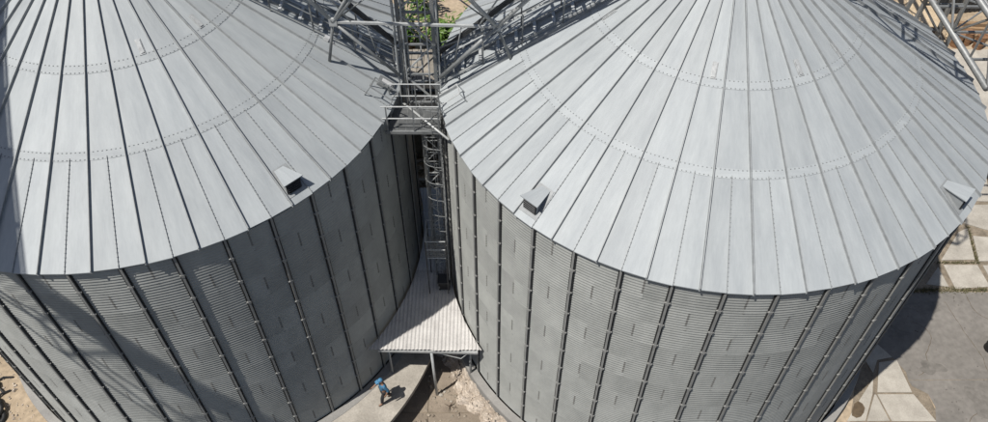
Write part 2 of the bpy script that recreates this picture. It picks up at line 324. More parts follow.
def vent_meshes():
    # dormer-like rain hood; local x down the slope from r=0, built on the cone surface
    r0 = RS*.915; L = .52; w = .25
    def z(r): return cone(r)
    ra, rb = r0-.1, r0+L
    body = MB(); F = .42
    body.add([(ra+.05,-.14,z(ra)-.02),(ra+.05,.14,z(ra)-.02),(rb,-w,z(rb)-.02),(rb,w,z(rb)-.02),(rb,-w,z(rb)+F),(rb,w,z(rb)+F)], [(0,2,4),(1,5,3),(0,4,5,1)])
    hood = MB(); zf = z(rb)+F; za = z(ra)+.035
    e = w+.08; e0 = .16; rc = rb+.06; zc = zf+.01
    hood.add([(ra-.06,-e0,za),(ra-.06,e0,za),(rc,e,zc+.02),(rc,-e,zc+.02),(ra-.06,-e0,za+.03),(ra-.06,e0,za+.03),(rc,e,zc+.05),(rc,-e,zc+.05)], [(0,1,2,3),(7,6,5,4),(0,4,5,1),(1,5,6,2),(2,6,7,3),(3,7,4,0)])
    lou = MB()
    for k in range(5):
        zz = z(rb)+.05+k*.08; lou.box((rb+.02, 0, zz), (.02, 2*w-.06, .05), Matrix.Rotation(.5, 3, 'Y'))
    back = MB().add([(rb+.004,-w+.02,z(rb)),(rb+.004,w-.02,z(rb)),(rb+.004,w-.02,z(rb)+.41),(rb+.004,-w+.02,z(rb)+.41)], [(0,1,2,3)])
    return body.mesh('vent_body',['rib']), hood.mesh('hood',['roof']), lou.mesh('louvre',['dark_steel']), back.mesh('opening',['dark'])
me_vent = vent_meshes()
b = MB(); ra_, rb_ = RS*.915-.2, RS*.915+.62
b.add([(ra_,-.27,cone(ra_)+.006),(ra_,.27,cone(ra_)+.006),(rb_,.36,cone(rb_)+.006),(rb_,-.36,cone(rb_)+.006),(ra_,-.27,cone(ra_)+.02),(ra_,.27,cone(ra_)+.02),(rb_,.36,cone(rb_)+.02),(rb_,-.36,cone(rb_)+.02)], [(7,6,5,4),(0,4,5,1),(1,5,6,2),(2,6,7,3),(3,7,4,0)])
me_vflange = b.mesh('flange', ['rib'])
def glint_mesh():
    b = MB(); b.box((0,0,.03), (.42,.10,.03)); b.box((.0,0,.012), (.5,.15,.014)); return b.mesh('glint_plate', ['glint'])  # sun glints on the roof, put in as small pale plates
me_glint = glint_mesh()
def make_silo(ctr, ph, label, vents, glints):
    s = thing('grain_silo', label, 'silo', (ctr.x, ctr.y, 0), 0, 'corrugated steel grain silos')
    for row in range(ROWS):
        for j in range(20):
            link('wall_sheet', me_sheet, s, (0, 0, row*RH), R(ph+9*(2*j+row % 2)+9))
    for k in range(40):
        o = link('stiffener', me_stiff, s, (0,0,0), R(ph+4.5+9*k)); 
        az = (ph+4.5+9*k+180) % 360-180
        if -172 < az < -8:
            for q in range(1, ROWS): link('splice_plate', me_splice, o, (0, 0, EZ-q*RH+.12))
    for k in range(80): link('roof_panel', me_low[(k*7+k//3) % 4], s, (0,0,0), R(ph+2.25+4.5*k))
    for k in range(40):
        link('roof_panel', me_pan[1], s, (0,0,0), R(ph+4.5+9*k)); link('roof_panel', me_pan[2], s, (0,0,0), R(ph+4.5+9*k))
        link('roof_rib', me_rib, s, (0,0,0), R(ph+9*k))
        o = link('seam_rib', me_seam, s, (0,0,0), R(ph+4.5+9*k)); stuff(link('seam_bolts', me_sb, o))
    for m in me_fl: link('ring_flange', m, s)
    stuff(link('bolt_rows', me_bolts, s))
    for a in vents:
        v = link('roof_vent', me_vent[0], s, (0,0,0), R(a))
        link('hood', me_vent[1], v); link('flange', me_vflange, v); link('louvre', me_vent[2], v); link('opening', me_vent[3], v)
    for a in glints:
        o = link('glint_plate', me_glint, s, pol(RS*.427, R(a), cone(RS*.427)+.02)); o.rotation_euler = Euler((0, math.atan(SL), R(a)))
    b = MB(); N = 80                                  # eave flashing, foundation ring and apex collar
    b.grid(lambda i, j: pol(RE-.02-.10*j, 2*math.pi*i/N, cone(RE)-.05-.06*j), N, 1); b.build('eave_flashing', 'rib', s)
    b = MB(); prof = [(9.0,.03),(9.3,.0),(9.32,-.04),(9.34,-1.7)]
    b.grid(lambda i, j: pol(prof[j][0], 2*math.pi*i/N, prof[j][1]), N, 3); b.build('foundation', 'footing', s)
    b = MB(); b.tube([(0,0,cone(.7)-.05),(0,0,cone(.7)+.5)], .72, 24); b.build('apex_collar', 'rib', s)
    return s
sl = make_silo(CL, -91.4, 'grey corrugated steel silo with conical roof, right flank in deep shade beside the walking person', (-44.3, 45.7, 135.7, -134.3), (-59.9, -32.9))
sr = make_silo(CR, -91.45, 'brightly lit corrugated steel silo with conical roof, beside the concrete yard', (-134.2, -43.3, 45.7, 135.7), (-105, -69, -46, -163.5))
# small fittings on the roofs
def on_roof(s, r, a, name, build, m):
    b = MB(); build(b); o = b.build(name, m, s); o.location = pol(RS*r, R(a), cone(RS*r)); o.rotation_euler = Euler((0, math.atan(SL), R(a))); return o
def hatch(b): b.box((0,0,.05), (.55,.42,.08)); b.box((.0,0,.10), (.46,.34,.03))
h = on_roof(sl, .955, -9.5, 'roof_hatch', hatch, 'steel'); MB().box((0,0,.125), (.34,.16,.02)).build('hatch_lid', 'bright', h)
on_roof(sl, .736, -5.5, 'lamp_bracket', lambda b: (b.box((0,0,.08), (.16,.16,.14)), b.box((.1,0,.03), (.3,.06,.04))), 'bright')
def hoop(b):
    for y in (-.24, .24): b.tube([(-.45,y,0),(-.45,y,.45),(.38,y,.45),(.38,y,0)], .022, 6)
    b.tube([(-.45,-.24,.45),(-.45,.24,.45)], .022, 6)
on_roof(sr, .958, -175, 'grab_rail', hoop, 'steel'); on_roof(sr, .955, -168, 'grab_rail', hoop, 'pale_steel'); on_roof(sl, .955, -14, 'grab_rail', hoop, 'steel')

# ------------------------------------------------------------------ roof stairs along the line of the two ridges
def roof_stair(ctr, az, label):
    t = thing('roof_stair', label, 'stair', (ctr.x, ctr.y, 0), R(az), 'stairs climbing the silo roofs')
    r0, r1 = 1.2, 8.85; w = .38; base = .12
    for y in (-w, w):
        MB().bar((r0, y, cone(r0)+base), (r1, y, cone(r1)+base), .04, .07).build('stringer', 'pale_steel', t)
        hr = MB().tube([(r0, y, cone(r0)+base+1.0), (r1, y, cone(r1)+base+1.0)], .025, 6).build('handrail', 'pale_steel', t)
        MB().tube([(r0, y, cone(r0)+base+.55), (r1, y, cone(r1)+base+.55)], .018, 6).build('mid_rail', 'steel', t)
        for k in range(7):
            r = r1-.1-k*1.25; MB().bar((r, y, cone(r)+.02), (r, y, cone(r)+base+1.0), .045).build('post', 'steel', t)
    me = MB().box((0,0,0), (.10, 2*w, .03)).mesh('tread', ['pale_steel'])
    for k in range(13):
        r = r1-.1-k*.58; link('tread', me, t, (r, 0, cone(r)+base+.09))
    return t
roof_stair(CL, -1.5, 'steel roof stair with handrails on the roof of the shaded silo')
roof_stair(CR, -178.5, 'steel roof stair with handrails on the roof of the brightly lit silo')

# ------------------------------------------------------------------ tower in the gap, its braces and the galleries
tw = thing('elevator_tower', 'narrow lattice steel tower with ladder rising in the gap between the silos', 'tower', (-2.45, 21.0, G))
def tp(x, y, z): return (x+2.45, y-21.0, z-G)
TX = (-2.98, -1.92); TY = (20.45, 21.55); TZ = 19.5
for x in TX:
    for y in TY: MB().bar(tp(x, y, 11.0), tp(x, y, TZ), .11).build('leg', 'steel', tw)
for y in TY: MB().bar(tp(xl(y, RW), y, 10.93), tp(xr(y, RW), y, 10.93), .14).build('bearer', 'dark_steel', tw)
zs = [11.4+1.2*k for k in range(7)]
for z in zs:
    for y in TY: MB().bar(tp(TX[0], y, z), tp(TX[1], y, z), .06).build('cross_bar', 'pale_steel' if int(z*10) % 24 == 0 else 'steel', tw)
    for x in TX: MB().bar(tp(x, TY[0], z), tp(x, TY[1], z), .06).build('cross_bar', 'steel', tw)
for i in range(len(zs)-1):
    a, c = (0, 1) if i % 2 else (1, 0)
    MB().bar(tp(TX[a], TY[0], zs[i]), tp(TX[c], TY[0], zs[i+1]), .05).build('brace', 'pale_steel', tw)
    MB().bar(tp(TX[0], TY[a], zs[i]), tp(TX[0], TY[c], zs[i+1]), .05).build('brace', 'steel', tw)
for x in (-2.78, -2.36): MB().bar(tp(x, 20.62, 11.0), tp(x, 20.62, TZ), .045).build('ladder_rail', 'pale_steel', tw)
me = MB().bar((-.21,0,0), (.21,0,0), .03).mesh('rung', ['pale_steel'])
for k in range(27): link('rung', me, tw, tp(-2.57, 20.62, 11.2+k*.31))
for x, y, r in ((-3.12,20.3,.03),(-2.86,20.36,.025),(-2.12,20.36,.025),(-1.78,20.4,.03),(-3.2,21.0,.04)): MB().tube([tp(x,y,11.0), tp(x,y,TZ)], r, 6).build('conduit', 'pale_steel', tw)
for i in range(len(zs)-1):
    a, c = (1, 0) if i % 2 else (0, 1)
    MB().bar(tp(TX[a], TY[1], zs[i]), tp(TX[c], TY[1], zs[i+1]), .04).build('brace', 'steel', tw)
    MB().bar(tp(TX[1], TY[a], zs[i]), tp(TX[1], TY[c], zs[i+1]), .04).build('brace', 'pale_steel', tw)
pi = thing('elevator_pipe', 'dark green vertical pipe running up the lattice tower', 'pipe', (-1.97, 21.95, 10.0))
MB().tube([(0,0,0), (0,0,9.5)], .13, 14).build('casing', 'green_pipe', pi, True)
for k in range(4): MB().tube([(0,0,.4+2.2*k), (0,0,.52+2.2*k)], .17, 14).build('flange', 'dark_steel', pi)
# frame of struts carrying the galleries off the tower
fr = thing('strut_frame', 'grey steel cross beam with raking struts braced off the lattice tower', 'frame', (-2.4, 20.0, 12.7))
def fp(x, y, z): return (x+2.4, y-20.0, z-12.7)
N1, N2 = (-4.88, 20.0, 14.96), (.08, 20.0, 14.80)
MB().bar(fp(*N1), fp(*N2), .075).build('cross_beam', 'pale_steel', fr)
for a, c, w, m in [(N2, (-1.76,20.1,12.74), .14, 'steel'), (N1, (-3.04,20.1,12.81), .10, 'steel'), (N2, (-2.1,20.0,17.4), .13, 'pale_steel'), (N2, (2.6,19.9,17.6), .13, 'pale_steel'),
                   (N1, (-2.9,20.0,17.4), .12, 'pale_steel'), (N1, (-3.4,19.9,17.4), .10, 'pale_steel'), (N1, (-7.0,20.2,17.5), .12, 'pale_steel'),
                   (N2, (.55,20.2,13.35), .10, 'steel'), (N1, (-5.3,20.3,13.2), .10, 'steel'), (N2, (-1.92,20.45,13.6), .06, 'steel'), (N1, (-2.98,20.45,13.6), .06, 'steel'),
                   (N2, (-1.92,20.45,16.2), .05, 'steel'), (N1, (-2.98,20.45,16.2), .05, 'steel'), ((-1.0,20.0,14.83), (-1.3,20.1,13.2), .04, 'steel'), ((-3.9,20.0,14.93), (-3.6,20.1,13.3), .04, 'steel'), ((-.5,20,14.8), (1.2,20.1,17.5), .05, 'pale_steel'), ((-4.3,20,14.9), (-6.0,20.1,17.5), .05, 'pale_steel')]:
    MB().bar(fp(*a), fp(*c), w, n=8).build('strut', m, fr, True)
for a, c in [((-1.79,21,13.09), (3.7,21,17.9)), ((-3.17,21,13.4), (-7.4,21.2,17.85))]: MB().bar(fp(*a), fp(*c), .13).build('raking_beam', 'dark_steel', fr)
for nx, ny, nz in (N1, N2): MB().box(fp(nx, ny, nz), (.24, .10, .26)).build('gusset', 'pale_steel', fr)
def gallery(p, q, w, h, label, box=None, step=1.8, ch=.10, mt='steel', deck=True, group=None):
    p = Vector(p); q = Vector(q); d = (q-p); L = d.length; d.normalize(); side = Vector((-d.y, d.x, 0)).normalized(); up = Vector((0,0,1))
    t = thing('conveyor_gallery', label, 'gallery', p, 0, group)
    P = lambda s, a, k: d*s+side*(a*w/2)+up*(k*h)
    for a in (-1, 1):
        for k in (0, 1): MB().bar(P(0,a,k), P(L,a,k), ch*2 if ch > .1 else ch, n=8).build('chord', mt, t, True)
    n = max(2, round(L/step)); st = L/n
    for i in range(n+1):
        s = i*st
        for a in (-1, 1): MB().bar(P(s,a,0), P(s,a,1), .07).build('upright', mt, t)
        for k in (0, 1): MB().bar(P(s,-1,k), P(s,1,k), .09).build('cross_member', mt, t)
        if i < n:
            e = 1 if i % 2 else 0
            for a in (-1, 1): MB().bar(P(s,a,e), P(s+st,a,1-e), .08).build('diagonal', mt, t)
            MB().bar(P(s,-1 if e else 1,0), P(s+st,1 if e else -1,0), .06).build('diagonal', mt, t)
    if box:
        c, bw, bh, bz = box
        MB().bar(P(0,c,0)+up*bz, P(L,c,0)+up*bz, bw, bh).build('conveyor_casing', 'rib', t)
    if deck:
        me = MB().box((0,0,0), (.05, w*.4, .03)).mesh('deck_bar', ['steel'])
        b = MB(); k = 0; s = .1
        while s < L: b.bar(P(s,-.9,0)+up*.05, P(s,-.15,0)+up*.05, .03); s += .16
        stuff(b.build('deck_grating', mt, t))
    return t
gallery((-3.2,19.6,17.4), (-11.2,21.4,18.6), 1.3, 1.5, 'steel truss gallery from the tower to the top of the shaded silo', box=(.3,.5,.45,.4))
gallery((-1.7,19.6,17.4), (6.3,20.9,18.6), 1.3, 1.5, 'steel truss gallery from the tower to the top of the bright silo', box=(.3,.5,.45,.4))
gallery((7.9,20.9,18.4), (14.6,18.5,18.4), 1.3, 1.5, 'steel truss gallery reaching out from the top of the bright silo over its far flank', deck=False)
gallery((20.6,24.2,8.9), (20.6,46.4,8.9), 2.3, 2.0, 'grey tubular truss bridge behind the bright silo next to the stored timber', step=1.86, ch=.14, deck=False)
gallery((-19.1,-6,23.0), (-19.1,48,23.0), 1.9, 2.0, 'long steel conveyor gallery passing high over the shaded silo', box=(-.62,.62,.5,1.7), step=2.0)
def trestle(x, y, z, label, spread=1.0, w=.9):
    t = thing('trestle', label, 'trestle', (x, y, G), 0, 'steel trestles under the long galleries')
    for a in (-1, 1):
        for c in (-1, 1): MB().bar((a*(w+spread*.5), c*.6, 0), (a*w, c*.5, z-G), .16).build('leg', 'steel', t)
    n = int((z-G)/2.2)
    for k in range(1, n+1):
        zz = k*2.2; f = w+spread*.5*(1-zz/(z-G))
        for c in (-.55, .55):
            MB().bar((-f, c, zz), (f, c, zz), .08).build('cross_bar', 'steel', t)
            MB().bar((-f, c, zz), (f, c, zz-2.2), .06).build('brace', 'steel', t)
    return t
trestle(-19.1, 46, 22.95, 'steel trestle legs behind the shaded silo')
trestle(-19.1, -4, 22.95, 'steel trestle legs in front of the shaded silo')
trestle(20.6, 44, 8.85, 'steel trestle legs behind the bright silo')
trestle(20.6, 31.5, 8.85, 'steel trestle legs beside the far flank of the bright silo')
# ------------------------------------------------------------------ catwalk between the eaves and caged ladder
cw = thing('catwalk', 'small grated catwalk with railings bridging the gap between the two eaves', 'catwalk', (-2.6, 19.45, 11.5))
b = MB()
for k in range(24): b.bar((-.85, -.52+k*.045, 0), (.82, -.52+k*.045, 0), .014, .04)
for k in range(7): b.bar((-.85+k*.28, -.54, -.01), (-.85+k*.28, .54, -.01), .014, .03)
stuff(b.build('grating', 'steel', cw))
for y in (-.55, .55):
    MB().bar((-.95, y, -.05), (.84, y, -.05), .06, .12).build('side_beam', 'steel', cw)
    for z in (.55, 1.05): MB().tube([(-1.0, y, z), (.84, y, z)], .022, 6).build('rail', 'pale_steel', cw)
    for x in (-.85, 0, .8): MB().bar((x, y, -.05), (x, y, 1.05), .04).build('post', 'steel', cw)
MB().bar((-.45, .7, .12), (1.15, -1.05, .10), .08, n=8).build('diagonal_pipe', 'pale_steel', cw, True)
ld = thing('caged_ladder', 'steel ladder with safety cage and landing against the bright silo above the sheet roof', 'ladder', (-1.84, 19.2, 2.75))
for y in (-.22, .22): MB().bar((.05, y, 0), (.05, y, 9.9), .04).build('rail', 'steel', ld)
me = MB().bar((.05,-.22,0), (.05,.22,0), .025).mesh('rung', ['steel'])
for k in range(32): link('rung', me, ld, (0,0,.2+k*.3))
b = MB()
pts = [(.05-.62*math.sin(math.pi*k/8), -.36*math.cos(math.pi*k/8), 0) for k in range(9)]
me_h = MB().tube(pts, .013, 5).mesh('cage_hoop', ['steel'])
for k in range(10): link('cage_hoop', me_h, ld, (0,0,2.0+k*.85))
for k in (1, 3, 4, 5, 7): MB().bar((pts[k][0], pts[k][1], 2.0), (pts[k][0], pts[k][1], 9.7), .03, .012).build('cage_strap', 'steel', ld)
b = MB()
for k in range(14): b.bar((-.75, -.5+k*.08, 2.3), (.0, -.5+k*.08, 2.3), .02, .04)
stuff(b.build('landing_grating', 'steel', ld))
for z in (2.3, 2.8, 3.3): MB().tube([(.0,-.52,z), (-.76,-.52,z), (-.76,.55,z), (.0,.55,z)], .022, 6).build('landing_rail', 'pale_steel', ld)
for x, y in ((-.76,-.52), (-.76,.55), (0,-.52), (0,.55)): MB().bar((x,y,-.05), (x,y,3.3), .04).build('landing_post', 'dark_steel', ld)
lm = thing('lattice_mast', 'slim lattice mast rising beside the caged ladder above the sheet roof', 'mast', (-2.15, 19.85, 2.7))
for x in (-.22, .22):
    for y in (-.22, .22): MB().bar((x,y,0), (x,y,8.2), .045).build('leg', 'steel', lm)
for k in range(14):
    z = .3+k*.58
    for c in (-.22, .22): MB().bar((-.22,c,z), (.22,c,z), .028).build('cross_bar', 'pale_steel', lm); MB().bar((c,-.22,z), (c,.22,z), .028).build('cross_bar', 'steel', lm)
    if k < 13:
        e = 1 if k % 2 else -1
        MB().bar((-.22*e,-.22,z), (.22*e,-.22,z+.58), .026).build('brace', 'pale_steel', lm); MB().bar((-.22,-.22*e,z), (-.22,.22*e,z+.58), .026).build('brace', 'steel', lm)
bx = thing('motor_box', 'black box sitting on the corrugated sheet roof under the ladder', 'box', (-2.02, 19.05, 2.72))
MB().box((0,0,.24), (.46,.42,.44)).build('casing', 'black', bx); MB().box((0,0,.48), (.52,.48,.05)).build('lid', 'dark_steel', bx); MB().box((-.2,-.23,.2), (.04,.03,.12)).build('handle', 'steel', bx)
for x in (-.18, .18): MB().box((x,0,.01), (.06,.42,.06)).build('foot', 'dark_steel', bx)

# ------------------------------------------------------------------ corrugated sheet roof in the gap
sh = thing('lean_to_roof', 'pale corrugated sheet roof on a post, filling the gap between the silos', 'shed', (-2.5, 16.3, G))
def shp(x, y, z): return (x+2.5, y-16.3, z-G)
YF, YB = 16.22, 24.2
def zr(y): return 2.36+(y-YF)*.085
cols = [-5.6+1.06*k for k in range(6)]; rows = [(16.22, 18.1), (17.98, 20.0), (19.86, 24.2)]
for ci, x0 in enumerate(cols):
    for ri, (y0, y1) in enumerate(rows):
        b = MB(); nx = 42; ny = 8; pit = .151; dy = random.uniform(-.05,.04) if ri == 0 else 0; lift = ri*.012+(.006 if ci % 2 else 0)
        V = {}
        for j in range(ny+1):
            y = y0+dy+(y1-y0-dy)*j/ny
            lo, hi = xl(y, RW+.11)+.02, xr(y, RW+.11)-.02
            for i in range(nx+1):
                x = x0+1.09*i/nx; xc = min(max(x, lo), hi)
                V[i, j] = (xc, y, zr(y)+lift+.024*math.sin(2*math.pi*x/pit)+random.gauss(0, .002), x == xc)
        idx = {}; vs = []; fs = []
        for i in range(nx):
            for j in range(ny):
                q = [(i,j),(i+1,j),(i+1,j+1),(i,j+1)]
                if abs(V[i,j][0]-V[i+1,j][0]) < 1e-4 and abs(V[i,j+1][0]-V[i+1,j+1][0]) < 1e-4: continue
                f = []
                for k in q:
                    if k not in idx: idx[k] = len(vs); vs.append(shp(*V[k][:3]))
                    f.append(idx[k])
                fs.append(tuple(f))
        if len(fs) > 6: b.add(vs, fs); b.build('roof_sheet', 'skylit_sheet' if ri == 2 else 'sheetroof', sh, True)  # rear row made paler: its stronger skylight is put into the colour
MB().bar(shp(-4.55,16.34,2.16), shp(-.62,16.24,2.16), .10, .12).build('front_beam', 'pale_steel', sh)
MB().bar(shp(-4.5,16.42,2.27), shp(-.62,16.34,2.27), .06, .05).build('purlin', 'greyroof', sh)
for y in (18.4, 20.6, 23.6): MB().bar(shp(xl(y)+.02,y,zr(y)-.09), shp(xr(y)-.02,y,zr(y)-.09), .06, .08).build('purlin', 'greyroof', sh)
MB().tube([shp(-2.41,16.29,PG), shp(-2.45,16.28,2.12)], .055, 10).build('post', 'pale_steel', sh, True)
for x in (-4.2, -.95): MB().tube([shp(x,16.6,PG), shp(x,16.6,2.2)], .05, 10).build('post', 'steel', sh, True)
MB().tube([shp(-2.37,16.3,2.1), shp(-1.3,16.3,1.6), shp(-1.0,16.25,2.1)], .02, 6).build('stay', 'pale_steel', sh)

# junk at the foot of the post
def rock_mesh(name, m, seed, flat=.7):
    rr = random.Random(seed); b = MB(); n = 7; rings = [(-.3,.8),(.1,1.0),(.5,.75)]
    vs = []
    for z, k in rings:
        for i in range(n): a = 6.283*i/n; r = k*rr.uniform(.75,1.1); vs.append((r*math.cos(a), r*math.sin(a), z*flat+rr.uniform(-.08,.08)))
    vs.append((0,0,.75*flat)); fs = [(j*n+i, j*n+(i+1)%n, (j+1)*n+(i+1)%n, (j+1)*n+i) for j in range(2) for i in range(n)]+[(2*n+i, 2*n+(i+1)%n, 3*n) for i in range(n)]
    b.add(vs, fs); return b.mesh(name, [m])
rk = [rock_mesh('stone', 'pale_slab', s) for s in range(3)]+[rock_mesh('stone', 'rubble', s+9) for s in range(2)]
spots = [(-2.2,15.9,.10),(-2.05,16.05,.07),(-2.45,15.75,.06),(-1.62,15.35,.09),(-1.5,15.15,.06),(-1.75,15.6,.05),(-2.0,15.7,.05)]
for i, (x, y, s_) in enumerate(spots):
    o = link('stone', rk[i % 5], None, (x-.05, y+.38, PG+.03+s_*.2), random.uniform(0,6)); o.scale = (s_, s_, s_); tag(o, 'small loose stone on the brown slabs by the roof post', 'stone', 'loose stones near the post')
hs = thing('dead_branch', 'small dead branch with twigs lying near the roof post', 'branch', (-1.85, 15.75, PG+.06))
for k, (dx, dy, dz) in enumerate([(.34,-.1,.06),(.2,.2,.16),(-.05,-.3,.1),(.1,.05,.26),(-.22,.08,.07)]): MB().tube([(0,0,0), (dx*.5+.02, dy*.5-.03, dz*.7), (dx, dy, dz)], [.02,.013,.006], 5).build('twig', 'bark', hs)
b = MB(); rr = random.Random(21)
for _ in range(420):
    x = rr.uniform(-22, -18); y = rr.uniform(13.0, 18.5); q = min(.12, rr.expovariate(30)+.015)
    if math.hypot(x-CL.x, y-CL.y) < 9.5: continue
    b.box((x, y, G+q*.25), (q, q*1.3, q*.7), Euler((rr.random(), rr.random(), rr.random()*6)).to_matrix())
o = stuff(b.build('pebbles', 'pile')); o['label'] = 'pale pebbles strewn over the sand beside the shaded silo'; o['category'] = 'pebbles'
b = MB()
for _ in range(170):
    x = rr.uniform(-3.3, -.9); y = rr.uniform(14.4, 17.6); q = min(.10, rr.expovariate(35)+.012)
    b.box((x, y, PG+.03+q*.25), (q, q*1.4, q*.7), Euler((rr.random(), rr.random(), rr.random()*6)).to_matrix())
o = stuff(b.build('debris', 'rubble')); o['label'] = 'small brown debris scattered over the slabs of the low passage'; o['category'] = 'debris'
# rubble and scrap lying beyond the sheet roof
b = MB(); rr = random.Random(5)
for _ in range(420):
    y = rr.uniform(24.3, 30.5); x = rr.uniform(-5.4, .6); s_ = rr.uniform(.06, .28)
    b.box((x, y, G+s_*.3+rr.random()*.35), (s_, s_*rr.uniform(.5,1.6), s_*rr.uniform(.4,1)), Euler((rr.random()*3, rr.random()*3, rr.random()*6)).to_matrix())
o = stuff(b.build('rubble_heap', 'rubble')); o['label'] = 'dark rubble heaped on the ground behind the sheet roof'; o['category'] = 'rubble'
for k, (x, y, a, L, z) in enumerate([(-3.3,25.5,.3,1.8,.5),(-2.6,26.6,-.2,2.2,.55),(-3.6,27.6,.1,2.4,.6),(-2.9,28.6,-.4,1.9,.5),(-3.9,28.9,.5,2.0,.62)]):
    o = MB().box((0,0,0), (L,.16,.06), Euler((0,.1,0)).to_matrix()).build('plank', 'greyroof'); o.location = (x, y, G+z); o.rotation_euler = (0, 0, a)
    tag(o, 'weathered plank thrown on the dark rubble heap', 'plank', 'planks on the rubble heap')
# low shed with board roof further back
hd = thing('board_shed', 'low shed with weathered tan board roof behind the lattice tower', 'shed', (-3.6, 32, G))
MB().box((0, 0, 1.55), (3.6, 4.6, 3.1)).build('wall', 'greyroof', hd)
for k in range(13): MB().box((-1.95+k*.325, 1.30, 3.33+random.uniform(-.02,.03)), (.30, 2.5, .05), Euler((R(4), 0, random.uniform(-.015,.015))).to_matrix()).build('board', 'greyroof', hd)
for k in range(8): MB().box((0, -2.5+k*.325, 3.05+k*.022+random.uniform(-.015,.02)), (4.0+random.uniform(-.2,.2), .30, .05), Euler((R(4), 0, random.uniform(-.02,.02))).to_matrix()).build('board', 'tanroof', hd)
MB().box((0, .02, 3.34), (4.1, .10, .10)).build('ridge_batten', 'pale_slab', hd)

# ------------------------------------------------------------------ shrubs seen through the gap
def shrub(x, y, h, w, label, seed, big=.42):
    t = thing('shrub', label, 'shrub', (x, y, G), 0, 'shrubs behind the tower'); rr = random.Random(seed)
    st = MB(); lf = MB()
    for k in range(7):
        a = rr.uniform(0,6.28); p = [Vector((0,0,0)), Vector((math.cos(a)*w*.25, math.sin(a)*w*.25, h*.45)), Vector((math.cos(a)*w*.6, math.sin(a)*w*.6, h*rr.uniform(.6,.9)))]
        st.tube(p, [.07,.045,.015], 6)
        for q in range(46):
            u = rr.uniform(.35, 1.05); c = p[1].lerp(p[2], u)+Vector((rr.gauss(0,w*.25), rr.gauss(0,w*.25), rr.gauss(0,h*.16)))
            if c.z < .15: continue
            L = big*rr.uniform(.5,1.2); yaw = rr.uniform(0,6.28); pit = rr.uniform(-.7,.5); d = Vector((math.cos(yaw)*math.cos(pit), math.sin(yaw)*math.cos(pit), math.sin(pit))); sd_ = Vector((-math.sin(yaw), math.cos(yaw), rr.uniform(-.4,.4)))*L*.16
            dr = Vector((0,0,-L*.18))
            lf.add([c, c+d*L*.35+sd_, c+d*L+dr, c+d*L*.35-sd_, c+d*L*.5+Vector((0,0,L*.05))], [(0,1,4),(1,2,4),(2,3,4),(3,0,4)])
    st.build('trunk', 'bark', t); lf.build('crown', 'leaf', t)
    return t
for i, (x, y, h, w) in enumerate([(-4.9,38.6,2.6,1.2),(-3.3,39.4,2.0,1.1),(-1.7,38.4,2.4,1.2),(-.6,40.5,2.6,1.3),(-4.6,42.6,2.2,1.0),(.6,38.2,2.2,1.1)]):
    shrub(x, y, h, w, 'leafy bright green shrub on the sand behind the lattice tower', 30+i, .55)

# ------------------------------------------------------------------ goods behind the right silo
td = thing('tan_shelter', 'low shelter with tan sheet roof behind the bright silo', 'shelter', (25.0, 42.0, G))
for k in range(5): MB().box((-1.9+k*.95, 0, 1.5), (.92, 4.6, .05), Euler((R(6), R(random.uniform(-1,1)), 0)).to_matrix()).build('roof_sheet', 'tanroof', td)
for x in (-2.2, 2.2):
    for y in (-2, 2): MB().box((x, y, .7), (.12,.12,1.4)).build('post', 'greyroof', td)
MB().box((0,1.9,.7), (4.2,.06,1.4)).build('wall', 'greyroof', td)
def drum(x, y, label, m='rust', h=.88, r=.29):
    t = thing('oil_drum', label, 'drum', (x, y, G), random.uniform(0,6), 'drums behind the bright silo' if m == 'rust' else None)
    MB().tube([(0,0,0),(0,0,h)], r, 18).build('body', m, t)
    for z in (.02, h*.34, h*.67, h-.02): MB().tube([(0,0,z-.018),(0,0,z+.018)], r+.014, 18).build('hoop', m, t)
    MB().tube([(.15,.05,h),(.15,.05,h+.03)], .04, 8).build('bung', 'dark_steel', t); return t
for x, y in ((28.2,39.6),(28.9,39.8),(29.5,39.4)): drum(x, y, 'rusty brown oil drum standing on the pale paving by the truss bridge')
drum(21.62, 18.15, 'black drum standing alone on the concrete yard', 'black')
for i, (x, y, L, a, z) in enumerate([(30.6,40.2,3.0,.2,.1),(30.5,40.5,3.2,.25,.1),(30.7,40.3,3.1,.15,.32),(27.2,40.6,2.4,1.1,.1),(27.6,40.8,2.4,1.0,.1),(29.4,41.2,3.0,-.1,.1),(29.5,41.5,3.0,-.15,.1),(29.45,41.35,3.0,-.05,.32)]):
    o = MB().box((0,0,0), (L,.26,.2)).build('timber_beam', 'wood'); o.location = (x, y, G+z+.02); o.rotation_euler = (0,0,a)
    tag(o, 'brown timber beam stored on the ground behind the bright silo', 'timber', 'timber stored behind the bright silo')
ct = thing('cargo_box', 'dark steel cargo box beside the stored timber', 'box', (30.5, 44.0, G), .15)
MB().box((0,0,1.1), (4.4,1.9,2.2)).build('body', 'dark_steel', ct)
for k in range(14): MB().box((-2.1+k*.32,-.97,1.1), (.12,.06,2.0)).build('wall_rib', 'dark_steel', ct)
for x in (-.5,.5): MB().box((2.23,x*.9,1.1), (.05,.85,2.0)).build('door', 'dark_steel', ct)
rocks = [(26.9,39.9,.35),(27.5,39.3,.3),(28.3,40.5,.4),(29.2,40.4,.32),(31.2,39.5,.4),(26.4,39.3,.25)]
for i, (x, y, s_) in enumerate(rocks):
    o = link('boulder', rock_mesh('boulder', 'tanroof', 40+i), None, (x, y, G+s_*.2), random.uniform(0,6)); o.scale = (s_*1.2, s_, s_)
    tag(o, 'tan boulder lying among the stored timber behind the bright silo', 'boulder', 'boulders by the timber')

